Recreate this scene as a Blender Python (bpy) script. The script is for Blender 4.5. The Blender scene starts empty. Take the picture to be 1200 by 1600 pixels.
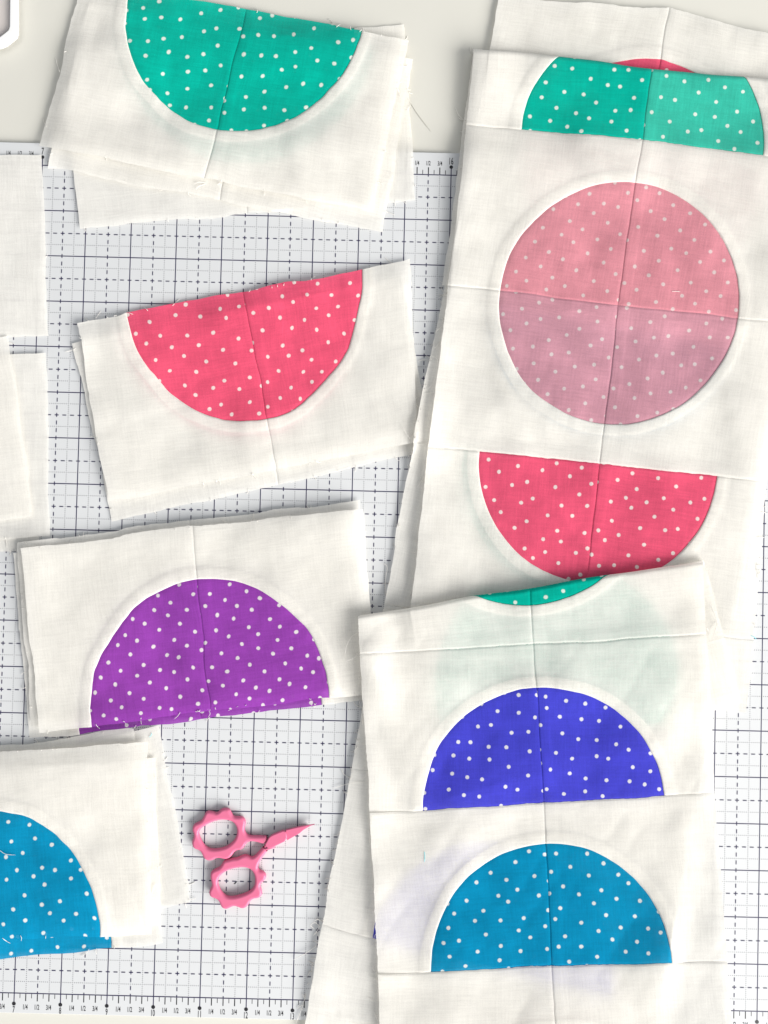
import bpy, bmesh, math, random
import numpy as np
from mathutils import Matrix, Vector

IN = 0.0254
scn = bpy.context.scene
COL = scn.collection

# ------------------------------------------------------------------ camera
# pose of the phone, recovered from the inch grid of the cutting mat (world: metres, mat surface z = 0)
F_PX = 1155.0
RV = (-0.0196, -0.0000, -0.0245)
TV = (0.0065, -0.0396, -0.4088)
_th = math.sqrt(sum(c * c for c in RV))
RM = np.array(Matrix.Rotation(_th, 3, Vector(RV) / _th))
TT = np.array(TV)
CAMPOS = -RM.T @ TT
cam_d = bpy.data.cameras.new("camera")
cam_d.sensor_width = 36.0
cam_d.lens = F_PX / 1600.0 * 36.0
cam_d.clip_start = 0.01
cam_d.clip_end = 50
cam = bpy.data.objects.new("camera", cam_d)
m4 = Matrix([list(r) + [0] for r in RM.T] + [[0, 0, 0, 1]])
m4.translation = Vector(CAMPOS)
cam.matrix_world = m4
COL.objects.link(cam)
scn.camera = cam

# ------------------------------------------------------------------ light
world = bpy.data.worlds.new("World")
scn.world = world
world.use_nodes = True
bg = world.node_tree.nodes["Background"]
bg.inputs[0].default_value = (0.93, 0.96, 1.0, 1)
bg.inputs[1].default_value = 0.49


def area(name, loc, target, size, size_y, power, color):
    d = bpy.data.lights.new(name, 'AREA')
    d.shape = 'RECTANGLE'
    d.size, d.size_y = size, size_y
    d.energy = power
    d.color = color
    o = bpy.data.objects.new(name, d)
    o.location = loc
    o.rotation_euler = (Vector(target) - Vector(loc)).to_track_quat('-Z', 'Y').to_euler()
    COL.objects.link(o)
    return o


area("window_light", (2.35, -1.80, 1.50), (0.0, 0.0, 0), 2.9, 1.7, 272.0, (1.0, 0.97, 0.925))

scn.view_settings.view_transform = 'Standard'
scn.view_settings.look = 'None'
scn.view_settings.exposure = 0.05
scn.view_settings.gamma = 1.0
scn.cycles.use_denoising = True
scn.cycles.max_bounces = 14
scn.cycles.diffuse_bounces = 6
scn.cycles.transmission_bounces = 8
scn.cycles.transparent_max_bounces = 24


# ------------------------------------------------------------------ survey helpers
def world_at(px, py, z):
    """Photo survey point (1200 x 1600) -> point on the horizontal plane at height z."""
    px, py, z = np.broadcast_arrays(np.asarray(px, float), np.asarray(py, float), np.asarray(z, float))
    d = np.stack([(px - 600) / F_PX, (800 - py) / F_PX, -np.ones_like(px)], -1) @ RM
    k = (z - CAMPOS[2]) / d[..., 2]
    return np.stack([CAMPOS[0] + k * d[..., 0], CAMPOS[1] + k * d[..., 1], z], -1)


def inch(X, Y):
    return (X - 15) * IN, (Y - 9) * IN


def hash2(ix, iy, seed):
    h = (ix.astype(np.int64) * 374761393 + iy.astype(np.int64) * 668265263 + seed * 974634777) & 0x7fffffff
    h = ((h ^ (h >> 13)) * 1274126177) & 0x7fffffff
    return ((h ^ (h >> 16)) & 0xffff) / 65535.0


def vnoise(x, y, seed=0):
    x = np.asarray(x, float); y = np.asarray(y, float)
    ix = np.floor(x); iy = np.floor(y)
    fx = x - ix; fy = y - iy
    fx = fx * fx * fx * (fx * (fx * 6 - 15) + 10); fy = fy * fy * fy * (fy * (fy * 6 - 15) + 10)
    a = hash2(ix, iy, seed); b = hash2(ix + 1, iy, seed)
    c = hash2(ix, iy + 1, seed); d = hash2(ix + 1, iy + 1, seed)
    return (a * (1 - fx) + b * fx) * (1 - fy) + (c * (1 - fx) + d * fx) * fy


def sstep(a, b, x):
    t = np.clip((x - a) / (b - a), 0, 1)
    return t * t * (3 - 2 * t)


# ------------------------------------------------------------------ height map of what already lies on the table
CELL = 0.0008
GX0, GY0, GNX, GNY = -0.36, -0.42, 900, 1050
HM = np.full((GNY, GNX), -0.002)
_ax = GX0 + CELL * np.arange(GNX); _ay = GY0 + CELL * np.arange(GNY)
HM[np.ix_((_ay > inch(0, -.43)[1]) & (_ay < inch(0, 18.5)[1]), (_ax > inch(-.5, 0)[0]) & (_ax < inch(24.5, 0)[0]))] = 0.0


def _box(a, r, axis):
    a = np.swapaxes(a, 0, axis)
    p = np.concatenate([np.repeat(a[:1], r + 1, 0), a, np.repeat(a[-1:], r, 0)], 0)
    c = np.cumsum(p, 0)
    return np.swapaxes((c[2 * r + 1:] - c[:-2 * r - 1]) / (2 * r + 1), 0, axis)


def drape_field(dil=4, blur=5):
    a = HM
    for ax in (0, 1):
        b = a.copy()
        for k in range(1, dil + 1):
            for s in (-k, k):
                b = np.maximum(b, np.roll(a, s, ax))
        a = b
    for _ in range(2):
        a = _box(_box(a, blur, 0), blur, 1)
    return np.maximum(a, HM)


def sample(field, x, y):
    u = np.clip((x - GX0) / CELL, 0, GNX - 1.001); v = np.clip((y - GY0) / CELL, 0, GNY - 1.001)
    i = u.astype(int); j = v.astype(int); fu = u - i; fv = v - j
    return (field[j, i] * (1 - fu) + field[j, i + 1] * fu) * (1 - fv) + (field[j + 1, i] * (1 - fu) + field[j + 1, i + 1] * fu) * fv


def raise_map(poly_px, field, gap, extra=None):
    """Everything inside the outline now stands at field + gap."""
    p = world_at([q[0] for q in poly_px], [q[1] for q in poly_px], 0.0)[:, :2]
    x0, y0 = p.min(0); x1, y1 = p.max(0)
    i0 = max(0, int((x0 - GX0) / CELL)); i1 = min(GNX - 1, int((x1 - GX0) / CELL) + 1)
    j0 = max(0, int((y0 - GY0) / CELL)); j1 = min(GNY - 1, int((y1 - GY0) / CELL) + 1)
    if i1 <= i0 or j1 <= j0:
        return
    X, Y = np.meshgrid(_ax[i0:i1], _ay[j0:j1])
    inside = np.zeros(X.shape, bool)
    n = len(p)
    for k in range(n):
        (ax_, ay_), (bx_, by_) = p[k], p[(k + 1) % n]
        if ay_ == by_:
            continue
        cr = ((ay_ > Y) != (by_ > Y)) & (X < (bx_ - ax_) * (Y - ay_) / (by_ - ay_) + ax_)
        inside ^= cr
    z = field[j0:j1, i0:i1] + gap
    if extra is not None:
        z = z + extra(X, Y)
    HM[j0:j1, i0:i1] = np.where(inside, np.maximum(HM[j0:j1, i0:i1], z), HM[j0:j1, i0:i1])


# ------------------------------------------------------------------ objects
def link(o, parent=None):
    COL.objects.link(o)
    if parent is not None:
        o.parent = parent
    return o


def thing(name, label, cat, loc=(0, 0, 0), group=None):
    o = bpy.data.objects.new(name, None)
    o.empty_display_size = 0.02
    o.location = loc
    o["label"] = label
    o["category"] = cat
    if group:
        o["group"] = group
    return link(o)


def mesh_obj(name, verts, faces, mat, parent=None, uvs=None, smooth=True):
    me = bpy.data.meshes.new(name)
    verts = np.asarray(verts, float)
    if parent is not None:
        root = parent
        off = np.zeros(3)
        while root is not None:
            off += np.array(root.location)
            root = root.parent
        verts = verts - off
    me.from_pydata(verts.tolist(), [], faces)
    if uvs is not None:
        lay = me.uv_layers.new(name="UVMap")
        idx = np.zeros(len(me.loops), int)
        me.loops.foreach_get("vertex_index", idx)
        lay.data.foreach_set("uv", np.asarray(uvs, float)[idx].ravel())
    if smooth:
        me.polygons.foreach_set("use_smooth", [True] * len(me.polygons))
    me.materials.append(mat)
    me.update()
    return link(bpy.data.objects.new(name, me), parent)


# ------------------------------------------------------------------ materials
def lin(r, g, b):
    f = lambda c: c / 12.92 if c <= .04045 else ((c + .055) / 1.055) ** 2.4
    return (f(r / 255), f(g / 255), f(b / 255), 1)


def newmat(name):
    m = bpy.data.materials.new(name)
    m.use_nodes = True
    nt = m.node_tree
    nt.nodes.clear()
    out = nt.nodes.new("ShaderNodeOutputMaterial")
    return m, nt, out


def nd(nt, typ, **kw):
    n = nt.nodes.new(typ)
    for k, v in kw.items():
        setattr(n, k, v)
    return n


def mathn(nt, op, a, b=None, c=None):
    n = nd(nt, "ShaderNodeMath", operation=op)
    for i, v in enumerate((a, b, c)):
        if v is None:
            continue
        if isinstance(v, (int, float)):
            n.inputs[i].default_value = v
        else:
            nt.links.new(v, n.inputs[i])
    return n.outputs[0]


def fabric(name, color, dots=False, transp=0.16, transl=0.30, dot_scale=2.5, dot_rand=0.45, dot_rot=0.5, dot_color=(0.86, 0.85, 0.80, 1), slub=0.05):
    """Plain-woven cotton: UV in inches along the weave."""
    if dots:
        slub = 0.11
        dot_color = tuple(color[i] * .16 + dot_color[i] * .84 for i in range(3)) + (1,)
    m, nt, out = newmat(name)
    L = nt.links.new
    uv = nd(nt, "ShaderNodeUVMap")

    def slubs(sx, sy, detail=3.0):
        mp = nd(nt, "ShaderNodeMapping")
        mp.inputs["Scale"].default_value = (sx, sy, 1)
        L(uv.outputs[0], mp.inputs[0])
        no = nd(nt, "ShaderNodeTexNoise", noise_dimensions='2D')
        no.inputs["Scale"].default_value = 1.0
        no.inputs["Detail"].default_value = detail
        no.inputs["Roughness"].default_value = 0.6
        L(mp.outputs[0], no.inputs["Vector"])
        return no.outputs[0]

    warp = slubs(25, 1.6)
    weft = slubs(1.5, 23)
    fine = slubs(44, 40, 1.0)
    weave = mathn(nt, 'ADD', mathn(nt, 'ADD', mathn(nt, 'MULTIPLY', warp, 0.45), mathn(nt, 'MULTIPLY', weft, 0.35)), mathn(nt, 'MULTIPLY', fine, 0.35))
    # brightness of the yarn, around 1
    k = mathn(nt, 'ADD', mathn(nt, 'MULTIPLY', mathn(nt, 'SUBTRACT', weave, 0.575), slub * 5.0), mathn(nt, 'ADD', 1.0, mathn(nt, 'MULTIPLY', mathn(nt, 'SUBTRACT', slubs(2.2, 1.8, 4.0), .5), slub * (2.8 if dots else 1.0))))
    rgb = nd(nt, "ShaderNodeRGB")
    rgb.outputs[0].default_value = color
    col = rgb.outputs[0]
    if dots:
        mp = nd(nt, "ShaderNodeMapping")
        mp.inputs["Rotation"].default_value = (0, 0, dot_rot)
        L(uv.outputs[0], mp.inputs[0])
        vo = nd(nt, "ShaderNodeTexVoronoi", voronoi_dimensions='2D', feature='F1')
        vo.inputs["Scale"].default_value = dot_scale
        vo.inputs["Randomness"].default_value = dot_rand
        L(mp.outputs[0], vo.inputs["Vector"])
        r = 0.0435 * dot_scale
        mr = nd(nt, "ShaderNodeMapRange", interpolation_type='SMOOTHSTEP')
        mr.inputs[1].default_value = r * 1.2
        mr.inputs[2].default_value = r * 0.72
        wob = mathn(nt, 'ADD', vo.outputs["Distance"], mathn(nt, 'MULTIPLY', mathn(nt, 'SUBTRACT', fine, 0.5), r * 0.35))
        L(wob, mr.inputs[0])
        mx = nd(nt, "ShaderNodeMix", data_type='RGBA')
        L(mr.outputs[0], mx.inputs["Factor"])
        L(col, mx.inputs["A"])
        mx.inputs["B"].default_value = dot_color
        col = mx.outputs["Result"]
    sc = nd(nt, "ShaderNodeVectorMath", operation='SCALE')
    L(col, sc.inputs[0]); L(k, sc.inputs["Scale"])
    bmp = nd(nt, "ShaderNodeBump")
    bmp.inputs["Strength"].default_value = 0.35
    bmp.inputs["Distance"].default_value = 0.00022
    L(weave, bmp.inputs["Height"])
    di = nd(nt, "ShaderNodeBsdfDiffuse"); di.inputs["Roughness"].default_value = 0.4
    L(sc.outputs[0], di.inputs[0]); L(bmp.outputs[0], di.inputs["Normal"])
    tl = nd(nt, "ShaderNodeBsdfTranslucent")
    L(sc.outputs[0], tl.inputs[0]); L(bmp.outputs[0], tl.inputs["Normal"])
    m1 = nd(nt, "ShaderNodeMixShader"); m1.inputs[0].default_value = transl
    L(di.outputs[0], m1.inputs[1]); L(tl.outputs[0], m1.inputs[2])
    sh = nd(nt, "ShaderNodeBsdfSheen"); sh.inputs["Roughness"].default_value = 0.45
    sh.inputs[0].default_value = (0.06, 0.06, 0.06, 1)
    ad = nd(nt, "ShaderNodeAddShader")
    L(m1.outputs[0], ad.inputs[0]); L(sh.outputs[0], ad.inputs[1])
    tr = nd(nt, "ShaderNodeBsdfTransparent")
    m2 = nd(nt, "ShaderNodeMixShader")
    # the open spots of the weave let the ground show through; the weave is tighter here, looser there
    patch = slubs(1.3, 1.7, 2.0)
    open_ = mathn(nt, 'MULTIPLY', mathn(nt, 'SUBTRACT', 1.6, mathn(nt, 'MULTIPLY', weave, 1.04)), mathn(nt, 'ADD', mathn(nt, 'MULTIPLY', mathn(nt, 'SUBTRACT', patch, .5), 3.0), 1.0))
    cl_ = mathn(nt, 'MULTIPLY', mathn(nt, 'MAXIMUM', open_, 0.15), transp)
    L(cl_, m2.inputs[0])
    L(ad.outputs[0], m2.inputs[1]); L(tr.outputs[0], m2.inputs[2])
    L(m2.outputs[0], out.inputs[0])
    return m


def plain(name, color, rough=0.5, spec=0.5, bump=0.0, bump_scale=400, var=0.0, var_scale=12, coat=0.0):
    m, nt, out = newmat(name)
    L = nt.links.new
    p = nd(nt, "ShaderNodeBsdfPrincipled")
    p.inputs["Base Color"].default_value = color
    p.inputs["Roughness"].default_value = rough
    p.inputs["Specular IOR Level"].default_value = spec
    p.inputs["Coat Weight"].default_value = coat
    tc = nd(nt, "ShaderNodeTexCoord")
    if var:
        no = nd(nt, "ShaderNodeTexNoise"); no.inputs["Scale"].default_value = var_scale; no.inputs["Detail"].default_value = 6
        L(tc.outputs["Object"], no.inputs["Vector"])
        k = mathn(nt, 'ADD', mathn(nt, 'MULTIPLY', mathn(nt, 'SUBTRACT', no.outputs[0], .5), var * 2), 1.0)
        sc = nd(nt, "ShaderNodeVectorMath", operation='SCALE'); sc.inputs[0].default_value = color[:3]
        L(k, sc.inputs["Scale"]); L(sc.outputs[0], p.inputs["Base Color"])
    if bump:
        no = nd(nt, "ShaderNodeTexNoise"); no.inputs["Scale"].default_value = bump_scale; no.inputs["Detail"].default_value = 3
        L(tc.outputs["Object"], no.inputs["Vector"])
        b = nd(nt, "ShaderNodeBump"); b.inputs["Strength"].default_value = bump; b.inputs["Distance"].default_value = 0.0003
        L(no.outputs[0], b.inputs["Height"]); L(b.outputs[0], p.inputs["Normal"])
    L(p.outputs[0], out.inputs[0])
    return m


WHITE = fabric("white_cotton", (0.88, 0.865, 0.826, 1), transp=0.072, transl=0.36, slub=0.06)
CLOTH = {
    'teal': fabric("teal_dotted_cotton", lin(6, 177, 157), True, 0.04, 0.18, dot_rand=0.44, dot_rot=0.3),
    'sheen_teal': fabric("sheen_teal_dotted_cotton", lin(60, 190, 168), True, 0.05, 0.2, dot_rand=0.44, dot_rot=0.3),  # same teal made paler: sheen of the lit fold painted into the colour
    'coral': fabric("coral_dotted_cotton", lin(231, 92, 124), True, 0.04, 0.18, dot_rand=0.46, dot_rot=0.6),
    'blush': fabric("blush_dotted_cotton", lin(220, 150, 162), True, 0.04, 0.25, dot_rand=0.30, dot_rot=0.42, dot_scale=2.55, dot_color=(0.74, 0.68, 0.66, 1)),
    'mauve': fabric("mauve_dotted_cotton", lin(211, 155, 169), True, 0.045, 0.25, dot_rand=0.30, dot_rot=0.42, dot_scale=2.55, dot_color=(0.74, 0.68, 0.66, 1)),
    'purple': fabric("purple_dotted_cotton", lin(152, 70, 174), True, 0.04, 0.18, dot_rand=0.30, dot_rot=0.55, dot_scale=2.85),
    'indigo': fabric("indigo_dotted_cotton", lin(72, 72, 200), True, 0.04, 0.18, dot_rand=0.44, dot_rot=0.2),
    'blue': fabric("blue_dotted_cotton", lin(10, 143, 186), True, 0.04, 0.18, dot_rand=0.46, dot_rot=0.7),
}
THREAD_CYAN = plain("cyan_thread", lin(120, 215, 225), 0.6, 0.2)
THREAD_GREY = plain("grey_thread", lin(198, 196, 188), 0.6, 0.2)
THREAD = fabric("white_thread", (0.88, 0.86, 0.82, 1), transp=0.0, transl=0.2)
MAT_PVC = plain("mat_vinyl", (0.585, 0.597, 0.610, 1), 0.6, 0.05, bump=0.08, bump_scale=900, var=0.012, var_scale=9)
INK = plain("mat_ink_navy", (0.030, 0.026, 0.075, 1), 0.5, 0.3)
INK_GREY = plain("mat_ink_grey", (0.20, 0.20, 0.22, 1), 0.5, 0.3)
INK_BLACK = plain("mat_ink_black", (0.018, 0.018, 0.022, 1), 0.5, 0.3)
TABLE = plain("cream_laminate", (0.61, 0.60, 0.548, 1), 0.5, 0.12, bump=0.06, bump_scale=260, var=0.02, var_scale=5)
PINK = plain("pink_enamel", lin(210, 106, 140), 0.42, 0.35, coat=0.06, bump=0.03, bump_scale=300)
STEEL_DARK = plain("dark_gap", (0.05, 0.02, 0.03, 1), 0.5)
TRAY_W = plain("white_plastic", (0.82, 0.82, 0.82, 1), 0.3, 0.5)
TRAY_G = plain("grey_beige_panel", (0.64, 0.59, 0.56, 1), 0.45, 0.4)

# ------------------------------------------------------------------ table
def bevel_box(x0, y0, z0, x1, y1, z1, bev=0.001, seg=2):
    bm = bmesh.new()
    bmesh.ops.create_cube(bm, size=1)
    for v in bm.verts:
        v.co = ((x0 + x1) / 2 + v.co.x * (x1 - x0), (y0 + y1) / 2 + v.co.y * (y1 - y0), (z0 + z1) / 2 + v.co.z * (z1 - z0))
    if bev:
        bmesh.ops.bevel(bm, geom=bm.edges[:], offset=bev, segments=seg, profile=0.5, affect='EDGES')
    return bm


def bm_obj(name, bm, mat, parent=None, smooth=False):
    me = bpy.data.meshes.new(name)
    bm.to_mesh(me); bm.free()
    me.materials.append(mat)
    if smooth:
        me.polygons.foreach_set("use_smooth", [True] * len(me.polygons))
    return link(bpy.data.objects.new(name, me), parent)


t = bm_obj("table_top", bevel_box(-0.95, -0.75, -0.032, 0.95, 0.75, -0.002, 0.002), TABLE)
t["kind"] = "structure"
t["label"] = "cream laminate table top under the mat"

# ------------------------------------------------------------------ cutting mat
mx0, my0 = inch(-0.5, -0.43); mx1, my1 = inch(24.5, 18.5)
mat_t = thing("cutting_mat", "white self healing cutting mat printed with a navy inch grid and edge rulers", "cutting mat")
bm_obj("mat_sheet", bevel_box(mx0, my0, -0.00195, mx1, my1, 0.0, 0.0003, 1), MAT_PVC, mat_t)


class Quads:
    def __init__(s): s.v = []; s.f = []
    def rect(s, x0, y0, x1, y1, z):
        a, b = inch(x0, y0); c, d = inch(x1, y1); n = len(s.v)
        s.v += [(a, b, z), (c, b, z), (c, d, z), (a, d, z)]; s.f.append((n, n + 1, n + 2, n + 3))
    def disc(s, x, y, r, z, n=14):
        k = len(s.v)
        for i in range(n):
            a = 2 * math.pi * i / n
            s.v.append(((x - 15) * IN + r * IN * math.cos(a), (y - 9) * IN + r * IN * math.sin(a), z))
        s.f.append(tuple(range(k, k + n)))


Z1, Z2, Z3, Z4 = 0.00003, 0.00005, 0.00007, 0.00009
q = Quads(); w = 0.0108
for i in range(25):
    q.rect(i - w, -0.20, i + w, 18.16, Z1)
bm_v = mesh_obj("vertical_line_print", q.v, q.f, INK, mat_t, smooth=False)
q = Quads()
for j in range(19):
    q.rect(0, j - w, 24, j + w, Z2)
mesh_obj("horizontal_line_print", q.v, q.f, INK, mat_t, smooth=False)
q = Quads(); w = 0.0105; per = 1 / 6; hl = 0.043
for i in range(24):
    for k in range(18 * 6 + 1):
        y = k * per
        q.rect(i + .5 - w, max(0, y - hl), i + .5 + w, min(18, y + hl), Z3)
for j in range(18):
    for k in range(24 * 6 + 1):
        x = k * per
        q.rect(max(0, x - hl), j + .5 - w, min(24, x + hl), j + .5 + w, Z4)
mesh_obj("dashed_line_print", q.v, q.f, INK, mat_t, smooth=False)
q = Quads(); r = 0.0085
for i in range(48):
    x = i * .5 + .25
    for k in range(1, 18 * 24):
        q.rect(x - r, k / 24 - r, x + r, k / 24 + r, Z1)
for j in range(36):
    y = j * .5 + .25
    for k in range(1, 24 * 24):
        if k % 12 != 6:
            q.rect(k / 24 - r, y - r, k / 24 + r, y + r, Z1)
mesh_obj("dotted_line_print", q.v, q.f, INK_GREY, mat_t, smooth=False)
q = Quads(); q2 = Quads()
for i in range(24 * 8 + 1):
    x = i / 8
    if i % 8 == 0:
        q.disc(x, -0.225, 0.042, Z3); q2.disc(x, 18.18, 0.040, Z3)
        continue
    h = 0.165 if i % 2 == 0 else 0.105
    ww = 0.011 if i % 2 == 0 else 0.007
    q.rect(x - ww, -h, x + ww, -0.014, Z1); q2.rect(x - ww, 18.014, x + ww, 18 + h, Z1)
for q_ in (q, q2):
    mesh_obj("ruler_tick_print", q_.v, q_.f, INK_BLACK, mat_t, smooth=False)

_glyph = {}


def glyphs(s):
    if s not in _glyph:
        cu = bpy.data.curves.new("t", 'FONT')
        cu.body = s; cu.align_x = 'CENTER'; cu.align_y = 'BOTTOM_BASELINE'; cu.size = 1.0; cu.offset = 0.012; cu.resolution_u = 3
        o = bpy.data.objects.new("t", cu)
        COL.objects.link(o)
        me = bpy.data.meshes.new_from_object(o.evaluated_get(bpy.context.evaluated_depsgraph_get()))
        V = np.array([v.co[:2] for v in me.vertices]); Fc = [tuple(p.vertices) for p in me.polygons]
        bpy.data.objects.remove(o); bpy.data.curves.remove(cu); bpy.data.meshes.remove(me)
        c = V[:, 0].min() / 2 + V[:, 0].max() / 2
        V[:, 0] -= c
        V[:, 1] -= V[:, 1].min()
        V /= V[:, 1].max()
        _glyph[s] = (V, Fc)
    return _glyph[s]


tv = []; tf = []


def text(s, X, Y, h, cond):
    V, Fc = glyphs(s)
    n = len(tv)
    for vx, vy in V:
        tv.append(((X - 15) * IN + vx * h * cond * IN, (Y - 9) * IN + vy * h * IN, Z2))
    tf.extend(tuple(a + n for a in f) for f in Fc)


for yn, hn, yf, hf in ((-0.420, 0.140, -0.345, 0.110), (18.235, 0.155, 18.205, 0.10)):
    tv.clear(); tf.clear()
    for i in range(25):
        text(str(i), i, yn, hn, 0.52)
        if i < 24:
            for k, s in ((.25, "1/4"), (.5, "1/2"), (.75, "3/4")):
                text(s, i + k, yf, hf, 0.60)
    mesh_obj("printed_numerals", tv, tf, INK_BLACK, mat_t, smooth=False)
# small ink nick on the mat inside the lower scissor ring
a = world_at([365, 368, 371, 369.5, 367], [1381, 1378, 1376.5, 1379, 1381.5], 0.0001)
mesh_obj("ink_mark", a, [(0, 4, 3, 2, 1)], INK_BLACK, mat_t, smooth=False)

# ------------------------------------------------------------------ white tray corner, upper left
def prism_px(name, pts, z0, z1, mat, parent, bevel=0.0008):
    n = len(pts)
    top = world_at([p[0] for p in pts], [p[1] for p in pts], z1)
    bm = bmesh.new()
    vs = [bm.verts.new((p[0], p[1], z1)) for p in top]
    f = bm.faces.new(vs)
    if f.normal.z < 0:
        f.normal_flip()
    ex = bmesh.ops.extrude_face_region(bm, geom=[f])
    for v in ex["geom"]:
        if isinstance(v, bmesh.types.BMVert):
            v.co.z = z1
    for v in vs:
        v.co.z = z0
    bmesh.ops.recalc_face_normals(bm, faces=bm.faces[:])
    if bevel:
        es = [e for e in bm.edges if all(abs(v.co.z - z1) < 1e-7 for v in e.verts)]
        bmesh.ops.bevel(bm, geom=es, offset=bevel, segments=3, profile=0.5, affect='EDGES')
    return bm_obj(name, bm, mat, parent)


def arc_pts(cx, cy, r, a0, a1, n):
    return [(cx + r * math.cos(math.radians(a0 + (a1 - a0) * i / n)), cy + r * math.sin(math.radians(a0 + (a1 - a0) * i / n))) for i in range(n + 1)]


tray = thing("plastic_tray", "white plastic tray with a chamfered rounded corner and grey beige floor, top left of table", "tray")
outer = [(-170, -230), (22, -230)] + [(23, 0), (23, 44), (21.5, 51), (16, 56), (6, 64), (-4, 68.5), (-14, 69)] + [(-170, 69)]
inner = [(-160, -222), (14.5, -222), (15, 0), (14.5, 42), (12, 47), (4, 54), (-6, 58), (-160, 58)]
prism_px("tray_base", outer, -0.002, 0.0012, TRAY_W, tray)
n = len(outer)
# rim: a raised lip between outer and inner outline
to = world_at([p[0] for p in outer], [p[1] for p in outer], 0.005)
bm = bmesh.new()
rim_in = [(-162, -222), (14.5, -222), (15, 0), (14.5, 41), (12.5, 46.5), (9, 49.5), (0, 56.5), (-8, 59.5), (-16, 60), (-162, 60)]
ti = world_at([p[0] for p in rim_in], [p[1] for p in rim_in], 0.005)
V = []
for P, z in ((to, 0.0005), (to, 0.0046), (to * 0.86 + ti * 0.14, 0.0051), (to * 0.2 + ti * 0.8, 0.0051), (ti, 0.0046), (ti, 0.0011)):
    V.append([bm.verts.new((p[0], p[1], z)) for p in P])
for a_ in range(len(V) - 1):
    for i in range(n):
        j = (i + 1) % n
        bm.faces.new((V[a_][i], V[a_][j], V[a_ + 1][j], V[a_ + 1][i]))
bmesh.ops.recalc_face_normals(bm, faces=bm.faces[:])
bm_obj("tray_rim", bm, TRAY_W, tray)
prism_px("tray_floor", [(p[0] - .6, p[1] - .6) for p in inner], 0.0011, 0.0019, TRAY_G, tray, 0.0002)

# ------------------------------------------------------------------ cloth
GAP = 0.00042
rng = random.Random(7)


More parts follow.
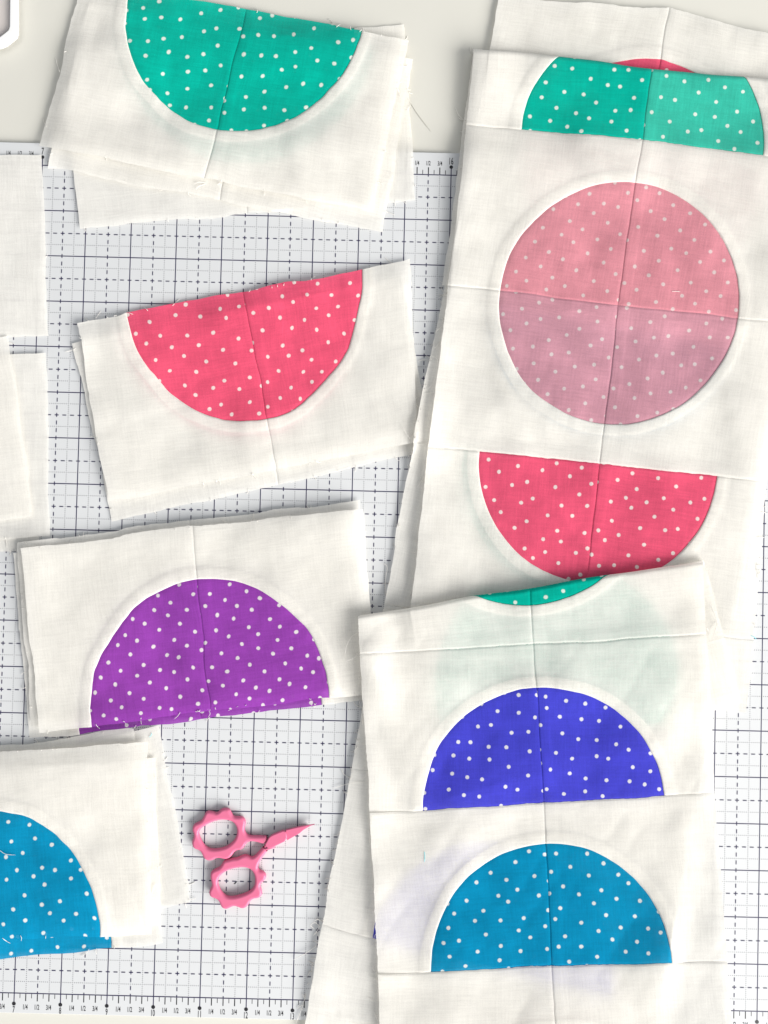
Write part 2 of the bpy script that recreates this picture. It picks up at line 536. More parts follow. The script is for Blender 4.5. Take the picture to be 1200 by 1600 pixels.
class Cloth:
    """One sewn piece of cotton: rows of survey points (left, seam, right), laid over what is there."""

    def __init__(s, root, seed, wrinkle=0.0006, fold=None, fold_r=0.0016, wob=1.0, lift=0.0):
        s.lift = lift; s.root = root; s.seed = seed; s.wr = wrinkle; s.fold = fold; s.R = fold_r; s.wob = wob
        s.field = drape_field()
        s.field_top = None
        s.under_poly = None

    # -- survey position of cloth point (a = across 0..1, t = between rows)
    def px(s, r0, r1, a, t):
        def row(r):
            L_, C_, R_ = (np.array(p, float) for p in r)
            k = np.clip(a * 2, 0, 1)[..., None]; k2 = np.clip(a * 2 - 1, 0, 1)[..., None]
            return L_ + (C_ - L_) * k + (R_ - C_) * k2
        P = row(r0) * (1 - t[..., None]) + row(r1) * t[..., None]
        x, y = P[..., 0], P[..., 1]
        wob = s.wob
        dx = (vnoise(x / 55, y / 55, s.seed) - .5) * 4 * wob + (vnoise(x / 14, y / 14, s.seed + 5) - .5) * 1.0 * wob
        dy = (vnoise(x / 55, y / 55, s.seed + 1) - .5) * 4 * wob + (vnoise(x / 14, y / 14, s.seed + 6) - .5) * 1.0 * wob
        return x + dx, y + dy

    def wrinkles(s, X, Y):
        c, n_ = math.cos(s.seed * 1.7), math.sin(s.seed * 1.7)
        u = (X * c - Y * n_); v = (X * n_ + Y * c)
        w_ = vnoise(u / 0.046, v / 0.026, s.seed + 20) * 1.9 + vnoise(u / 0.014, v / 0.024, s.seed + 21) * 0.45
        w_ += np.abs(vnoise(u / 0.022, v / 0.012, s.seed + 22) - .5) * 0.6 + vnoise(u / .008, v / .017, s.seed + 23) * .16
        w_ += vnoise(X / .0125 + Y / .05, Y / .048, s.seed + 24) * .62
        return w_ * s.wr

    def place(s, x, y, relief):
        """Survey point + relief height (m) -> world."""
        if s.fold is None:
            p0 = world_at(x, y, 0.001)
            z = sample(s.field, p0[..., 0], p0[..., 1]) + GAP + s.wrinkles(p0[..., 0], p0[..., 1]) + relief
            return world_at(x, y, z)
        (fx0, fy0), (fx1, fy1) = s.fold
        d = np.array([fx1 - fx0, fy1 - fy0], float); d /= np.linalg.norm(d)
        nrm = np.array([d[1], -d[0]])                       # points up the picture, past the fold
        bow = (vnoise((x - fx0) / 90, 0 * x, s.seed + 40) - .5) * 5
        sd = (x - fx0) * nrm[0] + (y - fy0) * nrm[1] + bow
        Rp = s.R / CAMPOS[2] * F_PX                        # fold radius in survey units
        bx, by = x - sd * nrm[0], y - sd * nrm[1]           # foot on the fold line
        ang = np.clip(sd / Rp, 0, math.pi)
        beyond = np.maximum(sd - math.pi * Rp, 0)
        off = np.where(sd < 0, sd, Rp * np.sin(ang) - beyond)
        qx, qy = bx + off * nrm[0], by + off * nrm[1]
        pf = world_at(bx - 6 * nrm[0], by - 6 * nrm[1], 0.001)
        pq = world_at(qx, qy, 0.001)
        zf = sample(s.field, pf[..., 0], pf[..., 1]) + GAP
        zu = sample(s.field, pq[..., 0], pq[..., 1]) + GAP + s.wrinkles(pq[..., 0] + .3, pq[..., 1]) * .5
        zt = sample(s.field_top, pq[..., 0], pq[..., 1]) + GAP + s.wrinkles(pq[..., 0], pq[..., 1])
        ztf = np.maximum(zf + 2 * s.R, sample(s.field_top, pf[..., 0], pf[..., 1]) + GAP + s.wrinkles(pf[..., 0], pf[..., 1]) + .0002)
        Re = (ztf - zf) / 2
        k = sstep(0.0, 75.0, -sd)                          # the fold stands up, then the cloth settles
        z_top = ztf * (1 - k) + zt * k
        z_top = np.maximum(z_top, zt)
        z_arc = zf + Re + Re * np.cos(ang)
        k2 = sstep(0.0, 25.0, beyond)
        z_und = zf * (1 - k2) + zu * k2
        z = np.where(sd < 0, z_top, np.where(beyond > 0, z_und, z_arc)) + np.where(beyond > 0, -0.3, 1) * relief
        return world_at(qx, qy, z)

    def done(s, outline):
        if s.fold is None:
            raise_map(outline, s.field, GAP + 0.0002, s.wrinkles)


def grid_faces(nr, nc, off=0):
    return [(off + i * nc + j, off + (i + 1) * nc + j, off + (i + 1) * nc + j + 1, off + i * nc + j + 1) for i in range(nr - 1) for j in range(nc - 1)]


def sew_block(cl, r0, r1, color, flat, sL=.15, sR=.85, depth=.72, res=1.0, row_seam0=False, row_seam1=False, color_r=None, white=True, raised=1, t_max=1.0):
    """A half circle of two dotted quarters let into two white patches. flat: which row ('top' = r0, 'bottom' = r1) carries the straight edge."""
    W = math.hypot(r0[2][0] - r0[0][0], r0[2][1] - r0[0][1]) / 72.0       # inches
    Hh = math.hypot(r1[1][0] - r0[1][0], r1[1][1] - r0[1][1]) / 72.0
    rad = depth * Hh * IN
    MM = 0.001
    out = []

    def relief(a, tt, rho, T_=0.0, side_=1):
        u = (a - .5) * W * IN                 # metres from the centre seam
        # centre seam: ditch, and the allowance pressed to one side
        z = -0.00016 * np.exp(-(u / (0.45 * MM)) ** 2) - 0.00016 * np.exp(-(u / (1.5 * MM)) ** 2)
        z = z + 0.00016 * (vnoise(tt * Hh * IN / .0045, u / .02, cl.seed + 60) - .4) * np.exp(-np.abs(u) / (5 * MM))
        side = u * raised
        z = z + np.where(side > 0, 0.00017 * sstep(0, .7 * MM, side) * (1 - sstep(5.2 * MM, 7.2 * MM, side)), 0)
        da = (rho - 1) * rad
        z = z - 0.00018 * np.exp(-(da / (0.45 * MM)) ** 2) - 0.00014 * np.exp(-(da / (1.4 * MM)) ** 2)
        z = z + 0.00026 * (vnoise(T_ * rad / .0042 + 7 * side_, da / .02, cl.seed + 61) - .4) * np.exp(-np.abs(da) / (6 * MM))
        z = z + np.where(da > 0, 0.00040 * (1 - sstep(4.0 * MM, 8.5 * MM, da)), 0)
        d0 = tt * Hh * IN; d1 = (1 - tt) * Hh * IN
        z = z + cl.lift * (1 - sstep(0, .13, a)) ** 1.5 * (.6 + .8 * (vnoise(tt * Hh * 1.1, a * 0, cl.seed + 70) - .5))
        sf, sx = (row_seam1, row_seam0) if flat == 'bottom' else (row_seam0, row_seam1)
        if sf:
            z = z - 0.0004 * np.exp(-(d0 / (0.6 * MM)) ** 2)
        if sx:
            z = z - 0.0004 * np.exp(-(d1 / (0.6 * MM)) ** 2) + 0.00028 * (1 - sstep(3.5 * MM, 9.0 * MM, d1))
        return z

    for side, ae in ((-1, .5 - sL), (1, sR - .5)):
        xm = .5 / ae; ym = t_max / depth
        tc = math.atan2(ym, xm)
        n1 = max(6, int(34 * res)); n2 = max(8, int(40 * res))
        ends = np.array([0, .004, .008, .013, .019, .027, .037, .050, .066])
        th = np.unique(np.concatenate([ends, np.linspace(.085, tc, n1), np.linspace(tc, math.pi / 2 - .085, n2)[1:], math.pi / 2 - ends]))
        with np.errstate(divide='ignore'):
            rmax = np.minimum(xm / np.maximum(np.cos(th), 1e-9), ym / np.maximum(np.sin(th), 1e-9))
        uv_off = np.array([rng.uniform(0, 40), rng.uniform(0, 40)]); uv_rot = rng.uniform(-.06, .06) + (math.pi / 2 if rng.random() < .5 else 0)

        def build(name, rho, mat, zoff=0.0, edge=False, parent=None, label=None, fan=False, swap=False):
            R_, T_ = rho, np.broadcast_to(th, rho.shape)
            a = .5 + side * ae * R_ * np.cos(T_)
            tt = depth * R_ * np.sin(T_)
            t = 1 - tt if flat == 'bottom' else tt
            px_, py_ = cl.px(r0, r1, a, t)
            if edge:                                    # raw cut edge: yarns end unevenly
                jit = (np.random.RandomState(cl.seed + side + 5).rand(rho.shape[1]) - .5) * 1.1
                ux = px_[-1] - px_[-2]; uy = py_[-1] - py_[-2]; ln = np.hypot(ux, uy) + 1e-9
                px_[-1] += jit * ux / ln; py_[-1] += jit * uy / ln
            rel = relief(a, tt, R_, T_, side) + zoff
            P = cl.place(px_, py_, rel)
            u = a * W; v = tt * Hh
            c_, s_ = math.cos(uv_rot), math.sin(uv_rot)
            UV = np.stack([u * c_ - v * s_ + uv_off[0], u * s_ + v * c_ + uv_off[1]], -1)
            nr, nc = rho.shape
            F = grid_faces(nr, nc)
            if (side == 1) == (flat == 'bottom'):
                pass
            else:
                F = [f[::-1] for f in F]
            o = mesh_obj(name, P.reshape(-1, 3), F, mat, parent or cl.root, UV.reshape(-1, 2))
            if label:
                o["label"] = label
            out.append(o)
            return o

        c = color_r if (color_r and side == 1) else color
        if c:
            nrho = max(8, int(40 * res))
            g = np.linspace(0.002, 1, nrho)
            g = 1 - (1 - g) ** 1.15
            rr = np.minimum(g[:, None] * np.ones(len(th)), rmax)
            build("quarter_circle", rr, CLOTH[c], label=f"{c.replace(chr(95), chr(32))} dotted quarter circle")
        if white:
            lo = np.minimum(1.0 if c else 0.002, rmax)
            nrho = max(10, int(40 * res))
            g = np.linspace(0, 1, nrho); g = .35 * g + .65 * (.5 - .5 * np.cos(math.pi * g))
            rr = lo + (rmax - lo) * g[:, None]
            b = build("background_fabric", rr, WHITE, edge=True)
            if c:
                g = np.linspace(0, 1, 5)
                wid = 6.2 * MM / rad
                rr = 1 + g[:, None] * np.minimum(wid, np.maximum(rmax - 1.001, .001)) * np.ones(len(th))
                rr = np.minimum(rr, rmax - 0.002)
                build("seam_allowance", rr, WHITE, zoff=-0.00022, parent=b)
    return out


def threads(cl, specs, parent, name="frayed_edge", r=0.00014, mat=None):
    """specs: list of survey polylines; each becomes a fine round yarn lying on or sticking off the cloth."""
    V = []; F = []
    for pts, h in specs:
        pts = np.array(pts, float)
        # smooth the polyline
        tt = np.linspace(0, len(pts) - 1, 5 * (len(pts) - 1) + 1)
        X = np.interp(tt, range(len(pts)), pts[:, 0]); Y = np.interp(tt, range(len(pts)), pts[:, 1])
        for _ in range(3):
            X[1:-1] = (X[:-2] + 2 * X[1:-1] + X[2:]) / 4; Y[1:-1] = (Y[:-2] + 2 * Y[1:-1] + Y[2:]) / 4
        p0 = world_at(X, Y, 0.001)
        z = sample(HM, p0[:, 0], p0[:, 1]) + r + h * np.sin(np.linspace(0.15, math.pi * .8, len(X)))
        P = world_at(X, Y, z)
        T = np.gradient(P, axis=0); T /= np.linalg.norm(T, axis=1)[:, None] + 1e-12
        up = np.array([0, 0, 1.0]); S = np.cross(T, up); S /= np.linalg.norm(S, axis=1)[:, None] + 1e-12
        U = np.cross(S, T)
        k = 5; n0 = len(V)
        for i in range(len(P)):
            rr = r * (1 if i < len(P) - 2 else .6)
            for j in range(k):
                a = 2 * math.pi * j / k
                V.append(P[i] + rr * (math.cos(a) * S[i] + math.sin(a) * U[i]))
        for i in range(len(P) - 1):
            for j in range(k):
                j2 = (j + 1) % k
                F.append((n0 + i * k + j, n0 + i * k + j2, n0 + (i + 1) * k + j2, n0 + (i + 1) * k + j))
    if V:
        uv = np.random.RandomState(3).rand(len(V), 2) * 0.2
        o = mesh_obj(name, V, F, mat or THREAD, parent, uv)
        if name == "frayed_edge":
            o["kind"] = "stuff"
        return o


def fray(edges, n, seed, length=(4, 13), spread=35, h=0.0008):
    """Short yarns standing off raw edges. edges: list of (p, q) survey segments, outside on the left of p->q."""
    rs = random.Random(seed); sp = []
    for _ in range(n):
        (x0, y0), (x1, y1) = rs.choice(edges)
        t = rs.random()
        x, y = x0 + (x1 - x0) * t, y0 + (y1 - y0) * t
        dx, dy = x1 - x0, y1 - y0
        base = math.atan2(dy, dx) - math.pi / 2 + math.radians(rs.uniform(-60, 60) * (spread / 35))
        L_ = rs.uniform(*length) * (1.0 if rs.random() < .8 else 1.8)
        cv = math.radians(rs.uniform(-spread, spread))
        pts = [(x - 3 * math.cos(base), y - 3 * math.sin(base))]
        a = base
        for k in range(3):
            pts.append((pts[-1][0] + L_ / 3 * math.cos(a), pts[-1][1] + L_ / 3 * math.sin(a)))
            a += cv
        sp.append((pts, rs.uniform(0, h)))
    return sp


def base_loc(px, py):
    p = world_at(px, py, 0.0)
    return (float(p[0]), float(p[1]), 0.0)


def outline_of(rows):
    return [r[0] for r in rows] + [rows[-1][1]] + [r[2] for r in rows[::-1]] + [rows[0][1]]


def block(name, label, rows, color, flat, seed, group, extra_threads=(), nfray=10, wrinkle=0.0006, res=1.0, wob=1.35, **kw):
    r0, r1 = rows
    root = thing(name, label, "quilt block", base_loc((r0[1][0] + r1[1][0]) / 2, (r0[1][1] + r1[1][1]) / 2), group)
    cl = Cloth(root, seed, wrinkle, wob=wob)
    sew_block(cl, r0, r1, color, flat, res=res, **kw)
    cl.done(outline_of(rows))
    ed = [(r0[0], r0[1]), (r0[1], r0[2]), (r0[2], r1[2]), (r1[2], r1[1]), (r1[1], r1[0]), (r1[0], r0[0])]
    threads(cl, fray(ed, int(nfray * 2.4), seed, (3, 10)), root)
    for et in extra_threads:
        threads(cl, [et[:2]], root, "loose_thread", mat=et[2] if len(et) > 2 else None)
    return root


def sheet(name, label, quad, seed, group=None, cat="fabric piece", nfray=5, wrinkle=0.0005, seam=None):
    """A plain patch: quad = TL, TR, BR, BL survey corners. Hemmed by its raw edge, with a pressed crease."""
    TL, TR, BR, BL = [np.array(p, float) for p in quad]
    root = thing(name, label, cat, base_loc(*((TL + TR + BR + BL) / 4)), group)
    cl = Cloth(root, seed, wrinkle)
    rows = ((tuple(TL), tuple((TL + TR) / 2), tuple(TR)), (tuple(BL), tuple((BL + BR) / 2), tuple(BR)))
    n, m = 40, 40
    a, t = np.meshgrid(np.linspace(0, 1, m), np.linspace(0, 1, n))
    x, y = cl.px(rows[0], rows[1], a, t)
    P = cl.place(x, y, 0 * x)
    W = np.linalg.norm(TR - TL) / 72; Hh = np.linalg.norm(BL - TL) / 72
    UV = np.stack([a * W + seed, t * Hh + seed * .7], -1)
    mesh_obj("cloth_panel", P.reshape(-1, 3), grid_faces(n, m), WHITE, root, UV.reshape(-1, 2))
    cl.done(outline_of(rows))
    ed = [(TL, TR), (TR, BR), (BR, BL)]
    threads(cl, fray([(tuple(p), tuple(q_)) for p, q_ in ed], nfray, seed), root)
    return root


# ---- left edge: white block margins running out of the frame
GL = "white block margins along the left edge"
sheet("fabric_block", "short strip of white cotton peeking out below the left pile, touching the purple stack", [(-150, 850), (60, 838), (64, 860), (-150, 868)], 101, GL)
sheet("fabric_block", "white cotton block along the left edge under the ruler number 7, printed grid showing through", [(-200, 244), (66, 242), (75, 526), (-200, 529)], 102, GL)
sheet("fabric_block", "white cotton block on the left edge, wider and lower of the overlapping pair", [(-200, 566), (73, 553), (78, 839), (-200, 853)], 103, GL)
sheet("fabric_block", "white cotton block on the left edge with slanting side, lying over a wider one", [(-200, 548), (14, 524), (52, 806), (-200, 838)], 104, GL)

# ---- teal stack, top left
GT = "teal half circle blocks stacked top left"
block("quilt_block", "lowest teal block of top left stack, turned the other way, white corner over the mat",
      (((104, 84), (368, 62), (632, 38)), ((123, 358), (388, 334), (651, 314))), 'teal', 'top', 11, GT, nfray=8)
block("quilt_block", "middle teal block of top left stack, white edge showing below the top one",
      (((138, 6), (395, 45), (647, 92)), ((74, 262), (342, 312), (598, 363))), 'teal', 'top', 12, GT, sL=.115, sR=.875, depth=.775, nfray=8, wob=1.6,
      extra_threads=[([(322, 286), (312, 284), (304, 287)], .001), ([(320, 288), (310, 291), (306, 296)], .001), ([(196, 282), (190, 285), (183, 284)], .0005)])
block("quilt_block", "top teal dotted half circle block of the top left stack",
      (((128, -28), (385, 14), (638, 61)), ((64, 226), (318, 279), (583, 333))), 'teal', 'top', 13, GT, nfray=8, wrinkle=.0013, sL=.147, sR=.853, depth=.714,
      extra_threads=[([(93, 112), (89, 100), (87, 90)], .001), ([(638, 155), (652, 178), (673, 205)], .0002, THREAD_GREY), ([(636, 172), (641, 166), (640, 158)], .0006), ([(520, 36), (517, 31), (512, 30)], .0005)])

# ---- coral block
GC = "coral half circle blocks stacked left of centre"
block("quilt_block", "under block of the coral stack, white edge showing left and below",
      (((113, 534), (372, 482), (628, 432)), ((177, 815), (436, 757), (680, 704))), 'coral', 'top', 21, GC, nfray=8)
block("quilt_block", "top coral pink dotted half circle block, bowl way up, left of centre",
      (((120, 503), (380, 456), (641, 405)), ((168, 784), (431, 735), (652, 690))), 'coral', 'top', 22, GC, nfray=10, wrinkle=.0013, sL=.148, sR=.855, depth=.712,
      extra_threads=[([(198, 484), (204, 490), (208, 491)], .0006), ([(150, 497), (154, 491), (158, 486)], .0006), ([(356, 452), (362, 456), (368, 455)], .0005)])

# ---- blue stack, lower left (lowest first)
GB = "bright blue half circle blocks stacked lower left"
block("quilt_block", "lowest block of blue stack at lower left, white corner tilted towards the scissors",
      (((-270, 1240), (-12, 1190), (248, 1133)), ((-222, 1522), (36, 1470), (298, 1411))), None, 'bottom', 31, GB, nfray=8, extra_threads=[([(237, 1146), (236, 1149), (233, 1152)], .0001, THREAD_CYAN)])
block("quilt_block", "third block of blue stack at lower left, beige upper edge below the purple block",
      (((-320, 1215), (-58, 1176), (208, 1137)), ((-285, 1478), (-28, 1452), (236, 1424))), 'blue', 'bottom', 32, GB, nfray=6)
block("quilt_block", "second block of blue stack at lower left, blue lower rim showing below the top one",
      (((-292, 1215), (-24, 1200), (243, 1184)), ((-280, 1523), (-14, 1500), (254, 1475))), 'blue', 'bottom', 33, GB, nfray=7)
block("quilt_block", "top bright blue dotted half circle block at the lower left edge",
      (((-305, 1190), (-38, 1176), (229, 1161)), ((-298, 1478), (-30, 1469), (238, 1459))), 'blue', 'bottom', 34, GB, nfray=10, wrinkle=.0013, sR=.849, depth=.70,
      extra_threads=[([(0, 1329), (8, 1335), (24, 1336)], .0002), ([(32, 1462), (34, 1466), (33, 1470)], .0005), ([(237, 1396), (240, 1388), (244, 1380)], .0006)])

# ---- purple stack
GP = "purple half circle blocks stacked on the left"
block("quilt_block", "lowest purple block of its stack, purple rim showing along the bottom",
      (((20, 866), (286, 834), (550, 802)), ((45, 1155), (312, 1124), (581, 1090))), 'purple', 'bottom', 41, GP, nfray=7)
block("quilt_block", "middle purple block, white upper edge showing above the top one",
      (((27, 849), (295, 812), (562, 784)), ((50, 1136), (320, 1100), (580, 1072))), 'purple', 'bottom', 42, GP, nfray=8)
block("quilt_block", "top purple dotted half circle block of the stack on the left",
      (((32, 858), (300, 823), (568, 796)), ((62, 1147), (327, 1109), (589, 1083))), 'purple', 'bottom', 43, GP, nfray=9, wrinkle=.0013, sL=.151, sR=.86, depth=.712,
      extra_threads=[([(325, 1108), (329, 1115), (325, 1121)], .0012), ([(345, 811), (352, 815), (358, 819)], .0008), ([(357, 1110), (365, 1106), (372, 1104)], .0006)])

# ---- long strip lying lowest on the right
def strip(name, label, rows, specs, seed, group, wrinkle=0.0013, fold=None, fold_r=.0016, under_rows=None, top_rows=None, wob=1.0, lift=0.0, extra_threads=(), nfray=30, fray_edges=None):
    root = thing(name, label, "quilt strip", base_loc(rows[len(rows) // 2][1][0], rows[len(rows) // 2][1][1]), group)
    cl = Cloth(root, seed, wrinkle, fold, fold_r, wob, lift)
    if fold is not None:
        raise_map(under_rows, cl.field, GAP + .0001, lambda X, Y: cl.wrinkles(X + .3, Y) * .5)
        cl.field_top = drape_field()
    for i, sp in enumerate(specs):
        sp = dict(sp)
        sew_block(cl, rows[i], rows[i + 1], sp.pop('color'), sp.pop('flat'), row_seam0=i > 0, row_seam1=i < len(specs) - 1, **sp)
    if fold is None:
        cl.done(outline_of(rows))
    else:
        raise_map(top_rows, cl.field_top, GAP, cl.wrinkles)
    threads(cl, fray(fray_edges, int(nfray * 1.6), seed), root)
    for et in extra_threads:
        threads(cl, [et[:2]], root, "loose_thread", mat=et[2] if len(et) > 2 else None)
    return root


def across(L_, dc=(265, 47), dr=(530, 98)):
    return (L_, (L_[0] + dc[0], L_[1] + dc[1]), (L_[0] + dr[0], L_[1] + dr[1]))


GS = "pieced strips of half circle blocks on the right"
rowsB = [((779, -6), (1046, 14), (1310, 80)), ((739, 222), (1002, 276), (1267, 330)), across((692, 462)), across((646, 691)), across((600, 944)),
         across((549, 1200)), across((502, 1446), (266, 64), (530, 126)), across((458, 1700), (266, 64), (530, 126))]
strip("pieced_strip", "lowest long strip slanting under the others, coral half circle at its upper end", rowsB,
      [dict(color='coral', flat='bottom', depth=.70), dict(color='coral', flat='top', depth=.74), dict(color='blue', flat='top', depth=.74),
       dict(color='teal', flat='top', depth=.74), dict(color='purple', flat='top', depth=.74), dict(color='indigo', flat='bottom', depth=.74), dict(color=None, flat='bottom')],
      51, GS, fray_edges=[((465, 1600), (502, 1446)), ((502, 1446), (549, 1200)), ((502, 1446), (549, 1200)), ((549, 1200), (575, 1090)), ((600, 944), (646, 691)), ((646, 691), (700, 420))], nfray=44,
      extra_threads=[([(500, 1448), (492, 1440), (484, 1446), (492, 1452)], .002), ([(504, 1440), (496, 1436), (490, 1440)], .002), ([(500, 1446), (495, 1456), (489, 1462)], .002),
                     ([(494, 1478), (478, 1490), (458, 1500)], .0015), ([(487, 1510), (488, 1535), (489, 1550)], .0012), ([(478, 1555), (470, 1580), (462, 1600)], .001),
                     ([(572, 1222), (545, 1224), (520, 1232)], .001), ([(645, 690), (636, 680), (628, 664)], .0012), ([(655, 694), (664, 694), (672, 690)], .0012), ([(648, 696), (644, 712), (640, 728)], .001),
                     ([(602, 930), (602, 905), (606, 884), (598, 880)], .001)])

# ---- long strip folded back at the top
rowsH = [((773, -303), (1070, -285), (1328, -245)), ((751, -55), (1037, -34), (1302, 5)), ((729, 195), (1003, 218), (1276, 255)), ((701, 445), (966, 476), (1238, 506)), ((670, 698), (937, 725), (1198, 752)),
         ((642, 942), (908, 972), (1178, 1000)), ((630, 1052), (896, 1082), (1166, 1114))]
foldH = ((737, 82), (1290, 142))
strip("pieced_strip", "long strip folded at its teal end, full blush pink dotted circle below the fold", rowsH,
      [dict(color=None, flat='bottom'), dict(color='teal', flat='bottom', sL=.156, sR=.847, depth=.74, res=3.2, color_r='sheen_teal'), dict(color='blush', flat='bottom', sL=.151, sR=.843, depth=.74), dict(color='mauve', flat='top', sL=.151, sR=.843, depth=.75),
       dict(color='coral', flat='top', sL=.148, sR=.852, depth=.752), dict(color=None, flat='top')],
      52, GS, fold=foldH, fold_r=.0022, wob=.7, lift=.0011,
      under_rows=[(737, 82), (1290, 142), (1240, 520), (700, 470)],
      top_rows=[(737, 82), (1290, 142), (1276, 255), (1238, 506), (1198, 752), (1178, 1000), (1166, 1114), (630, 1052), (642, 942), (670, 698), (701, 445), (729, 195)],
      fray_edges=[((642, 942), (670, 698)), ((670, 698), (701, 445)), ((701, 445), (729, 195)), ((1178, 1000), (1198, 752))], nfray=26,
      extra_threads=[([(731, 190), (722, 186), (715, 178), (712, 168)], .001), ([(728, 188), (720, 187), (716, 183)], .001), ([(737, 84), (735, 78), (735, 74)], .0005),
                     ([(690, 510), (683, 516), (679, 521)], .001), ([(688, 534), (682, 541), (677, 545)], .001), ([(679, 593), (675, 602), (668, 608)], .001), ([(662, 745), (656, 755), (651, 763)], .001), ([(1050, 455), (1057, 455), (1063, 456)], .0001), ([(1173, 993), (1178, 995), (1182, 999)], .0004, THREAD_CYAN),
                     ([(644, 884), (643, 892), (645, 900)], .001)])

# ---- front strip, folded under at the top
rowsJ = [((542, 668), (814, 654), (1086, 640)), ((548, 773), (820, 759), (1092, 744)), ((563, 1022), (834, 1007), (1105, 992)), ((578, 1271), (849, 1255), (1117, 1240)), ((590, 1524), (862, 1509), (1137, 1503)), ((603, 1776), (874, 1760), (1152, 1756))]
strip("pieced_strip", "front strip with indigo and bright blue half circles, upper end folded under", rowsJ,
      [dict(color='teal', flat='bottom', depth=1.5, t_max=1.0), dict(color='teal', flat='top', sL=.15, sR=.85, depth=.755, res=3.2), dict(color='indigo', flat='bottom', sL=.155, sR=.85, depth=.728),
       dict(color='blue', flat='bottom', sL=.153, sR=.843, depth=.75), dict(color='coral', flat='bottom', depth=.60)],
      53, GS, fold=((557, 968), (1107, 880)), fold_r=.0025, wob=.7, lift=.0028,
      under_rows=[(557, 968), (1107, 880), (1174, 1120), (648, 1262)],
      top_rows=[(557, 968), (1107, 880), (1105, 992), (1117, 1240), (1137, 1503), (1152, 1756), (603, 1776), (590, 1524), (578, 1271), (563, 1022)],
      fray_edges=[((603, 1776), (590, 1524)), ((590, 1524), (578, 1271)), ((578, 1271), (563, 1022))], nfray=26,
      extra_threads=[([(560, 988), (548, 995), (541, 1010), (539, 1024)], .003), ([(562, 1018), (553, 1028), (545, 1032), (538, 1034)], .003), ([(588, 1520), (582, 1514), (583, 1508)], .001), ([(590, 1522), (586, 1530), (583, 1532)], .001),
                     ([(592, 1600), (588, 1590), (583, 1580)], .001), ([(574, 1205), (571, 1214), (567, 1216)], .001),
                     ([(663, 1331), (664, 1338), (663, 1347)], .0001, THREAD_CYAN), ([(1107, 940), (1116, 958), (1124, 985)], .002), ([(1121, 972), (1116, 990), (1112, 1004)], .002), ([(1104, 980), (1108, 988), (1111, 992)], .001)])

# ------------------------------------------------------------------ scissors
SP = lambda pts: [(260 + x * .21667, 1220 + y * .21667) for x, y in pts]
lev1 = SP([(183, 345), (195, 318), (222, 306), (250, 292), (268, 258), (280, 230), (300, 222), (330, 228), (358, 238), (380, 222), (395, 207), (425, 202), (452, 210), (465, 235), (480, 262), (510, 265), (540, 262), (562, 280),
           (570, 310), (562, 335), (560, 365), (575, 392), (600, 402), (650, 403), (742, 404), (725, 440), (702, 463), (650, 445), (600, 440), (575, 452), (560, 480), (540, 502), (505, 505), (485, 520), (470, 545), (450, 565), (420, 572),
           (385, 562), (355, 562), (330, 578), (300, 582), (272, 570), (258, 545), (245, 515), (225, 503), (198, 495), (183, 475), (180, 445), (192, 415), (195, 390), (185, 365)])
hole1 = SP([(230, 375), (245, 350), (280, 325), (330, 300), (375, 287), (420, 285), (460, 292), (490, 312), (508, 350), (505, 395), (490, 430), (455, 465), (420, 485), (370, 497), (325, 500), (290, 490), (265, 465), (245, 430), (232, 400)])
lev2 = SP([(313, 690), (318, 662), (345, 645), (375, 635), (395, 612), (410, 582), (440, 575), (475, 565), (510, 563), (535, 548), (565, 540), (590, 548), (610, 558), (632, 550), (660, 520), (690, 485), (707, 470), (745, 492), (715, 525), (690, 560), (665, 600),
           (655, 635), (665, 652), (700, 662), (718, 690), (712, 718), (685, 740), (672, 765), (685, 795), (688, 830), (665, 852), (630, 855), (605, 870), (590, 900), (570, 922), (540, 928), (512, 915), (485, 908), (455, 922), (430, 933),
           (400, 925), (385, 900), (375, 870), (350, 855), (318, 845), (303, 820), (308, 790), (325, 765), (322, 735), (315, 710)])
hole2 = SP([(365, 740), (375, 705), (400, 675), (440, 650), (490, 635), (540, 628), (580, 632), (612, 648), (632, 680), (638, 720), (632, 765), (610, 795), (565, 820), (510, 838), (460, 845), (425, 838), (400, 815), (380, 785)])
bladeA = SP([(707, 470), (722, 440), (742, 404), (782, 384), (860, 356), (872, 430), (790, 470), (745, 493)])
bladeA2 = SP([(861, 357), (950, 335), (1016, 325), (1012, 334), (960, 380), (872, 428)])
bladeB = SP([(728, 452), (752, 412), (800, 388), (900, 352), (1030, 326), (1028, 331), (950, 378), (860, 424), (780, 462), (745, 474)])


def smooth_loop(pts, it=2):
    p = np.array(pts)
    for _ in range(it):
        qn = np.roll(p, -1, 0)
        out = np.empty((2 * len(p), 2)); out[0::2] = p * .75 + qn * .25; out[1::2] = p * .25 + qn * .75
        p = out
    return p


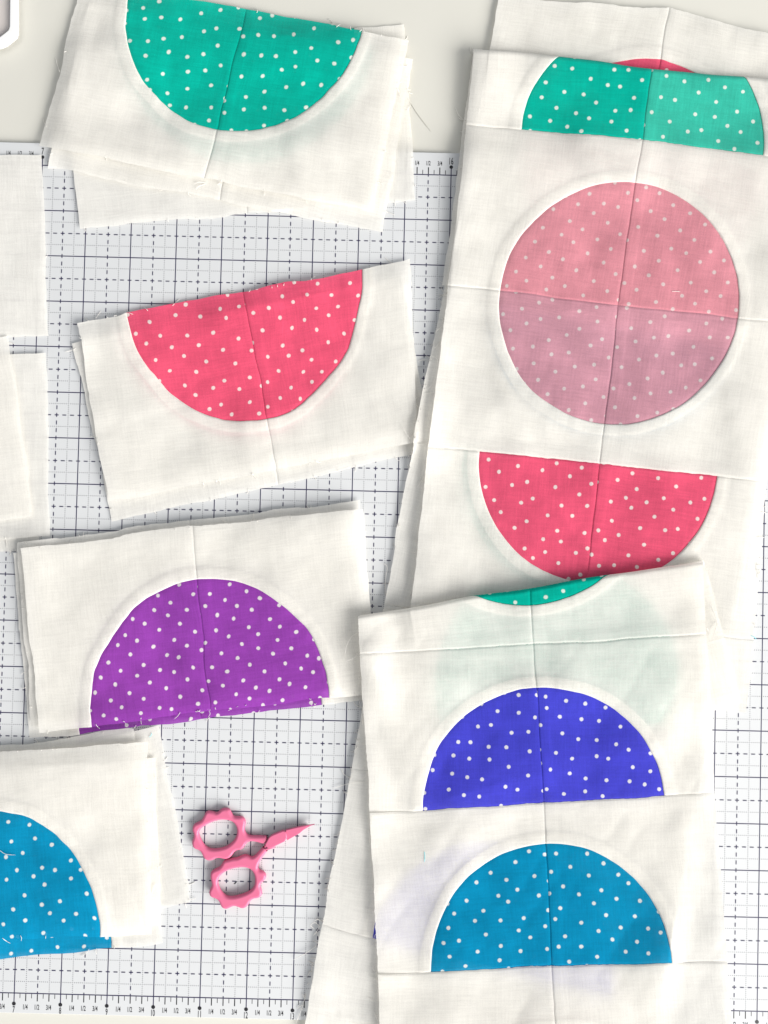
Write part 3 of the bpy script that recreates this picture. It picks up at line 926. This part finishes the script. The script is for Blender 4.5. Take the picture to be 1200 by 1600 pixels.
def extruded(name, loops, z0, z1, bevel, mat, parent, res=3, smooth_it=2):
    cu = bpy.data.curves.new(name, 'CURVE'); cu.dimensions = '2D'; cu.fill_mode = 'BOTH'
    zc = (z0 + z1) / 2
    for lp, inset in loops:
        p = smooth_loop(lp, smooth_it) if smooth_it else np.array(lp)
        w_ = world_at(p[:, 0], p[:, 1], z1)[:, :2]
        # move outline inwards by the bevel so that the finished edge is the traced one
        nx = np.roll(w_, -1, 0) - np.roll(w_, 1, 0); nx /= np.linalg.norm(nx, axis=1)[:, None] + 1e-12
        ar = np.sum(w_[:, 0] * np.roll(w_[:, 1], -1) - np.roll(w_[:, 0], -1) * w_[:, 1])
        nn = np.stack([-nx[:, 1], nx[:, 0]], -1) * (1 if ar > 0 else -1)
        w_ = w_ + nn * bevel * inset
        sp = cu.splines.new('POLY'); sp.points.add(len(w_) - 1); sp.use_cyclic_u = True
        for i, (x, y) in enumerate(w_):
            sp.points[i].co = (x, y, 0, 1)
    cu.extrude = max((z1 - z0) / 2 - bevel, 0.00002); cu.bevel_depth = bevel; cu.bevel_resolution = res
    o = bpy.data.objects.new(name, cu); COL.objects.link(o)
    me = bpy.data.meshes.new_from_object(o.evaluated_get(bpy.context.evaluated_depsgraph_get()))
    bpy.data.objects.remove(o); bpy.data.curves.remove(cu)
    me.name = name
    me.materials.clear(); me.materials.append(mat)
    me.polygons.foreach_set("use_smooth", [True] * len(me.polygons))
    off = Vector(parent.location)
    me.transform(Matrix.Translation(Vector((0, 0, zc)) - off))
    ob = link(bpy.data.objects.new(name, me), parent)
    return ob


sc_root = thing("embroidery_scissors", "small pink embroidery scissors with scalloped flower ring handles lying on the mat", "scissors", base_loc(375, 1340))
extruded("handle", [(lev1, 1), (hole1, -1)], 0.0002, 0.0036, 0.0014, PINK, sc_root)
extruded("handle", [(lev2, 1), (hole2, -1)], 0.0006, 0.0040, 0.0014, PINK, sc_root)
extruded("blade", [(bladeB, 1)], 0.0003, 0.0018, 0.0002, PINK, sc_root, smooth_it=0)
extruded("blade", [(bladeA, 1)], 0.0019, 0.0043, 0.0005, PINK, sc_root, smooth_it=1)
extruded("blade_tip", [(bladeA2, 1)], 0.0019, 0.0036, 0.0003, PINK, sc_root, smooth_it=0)
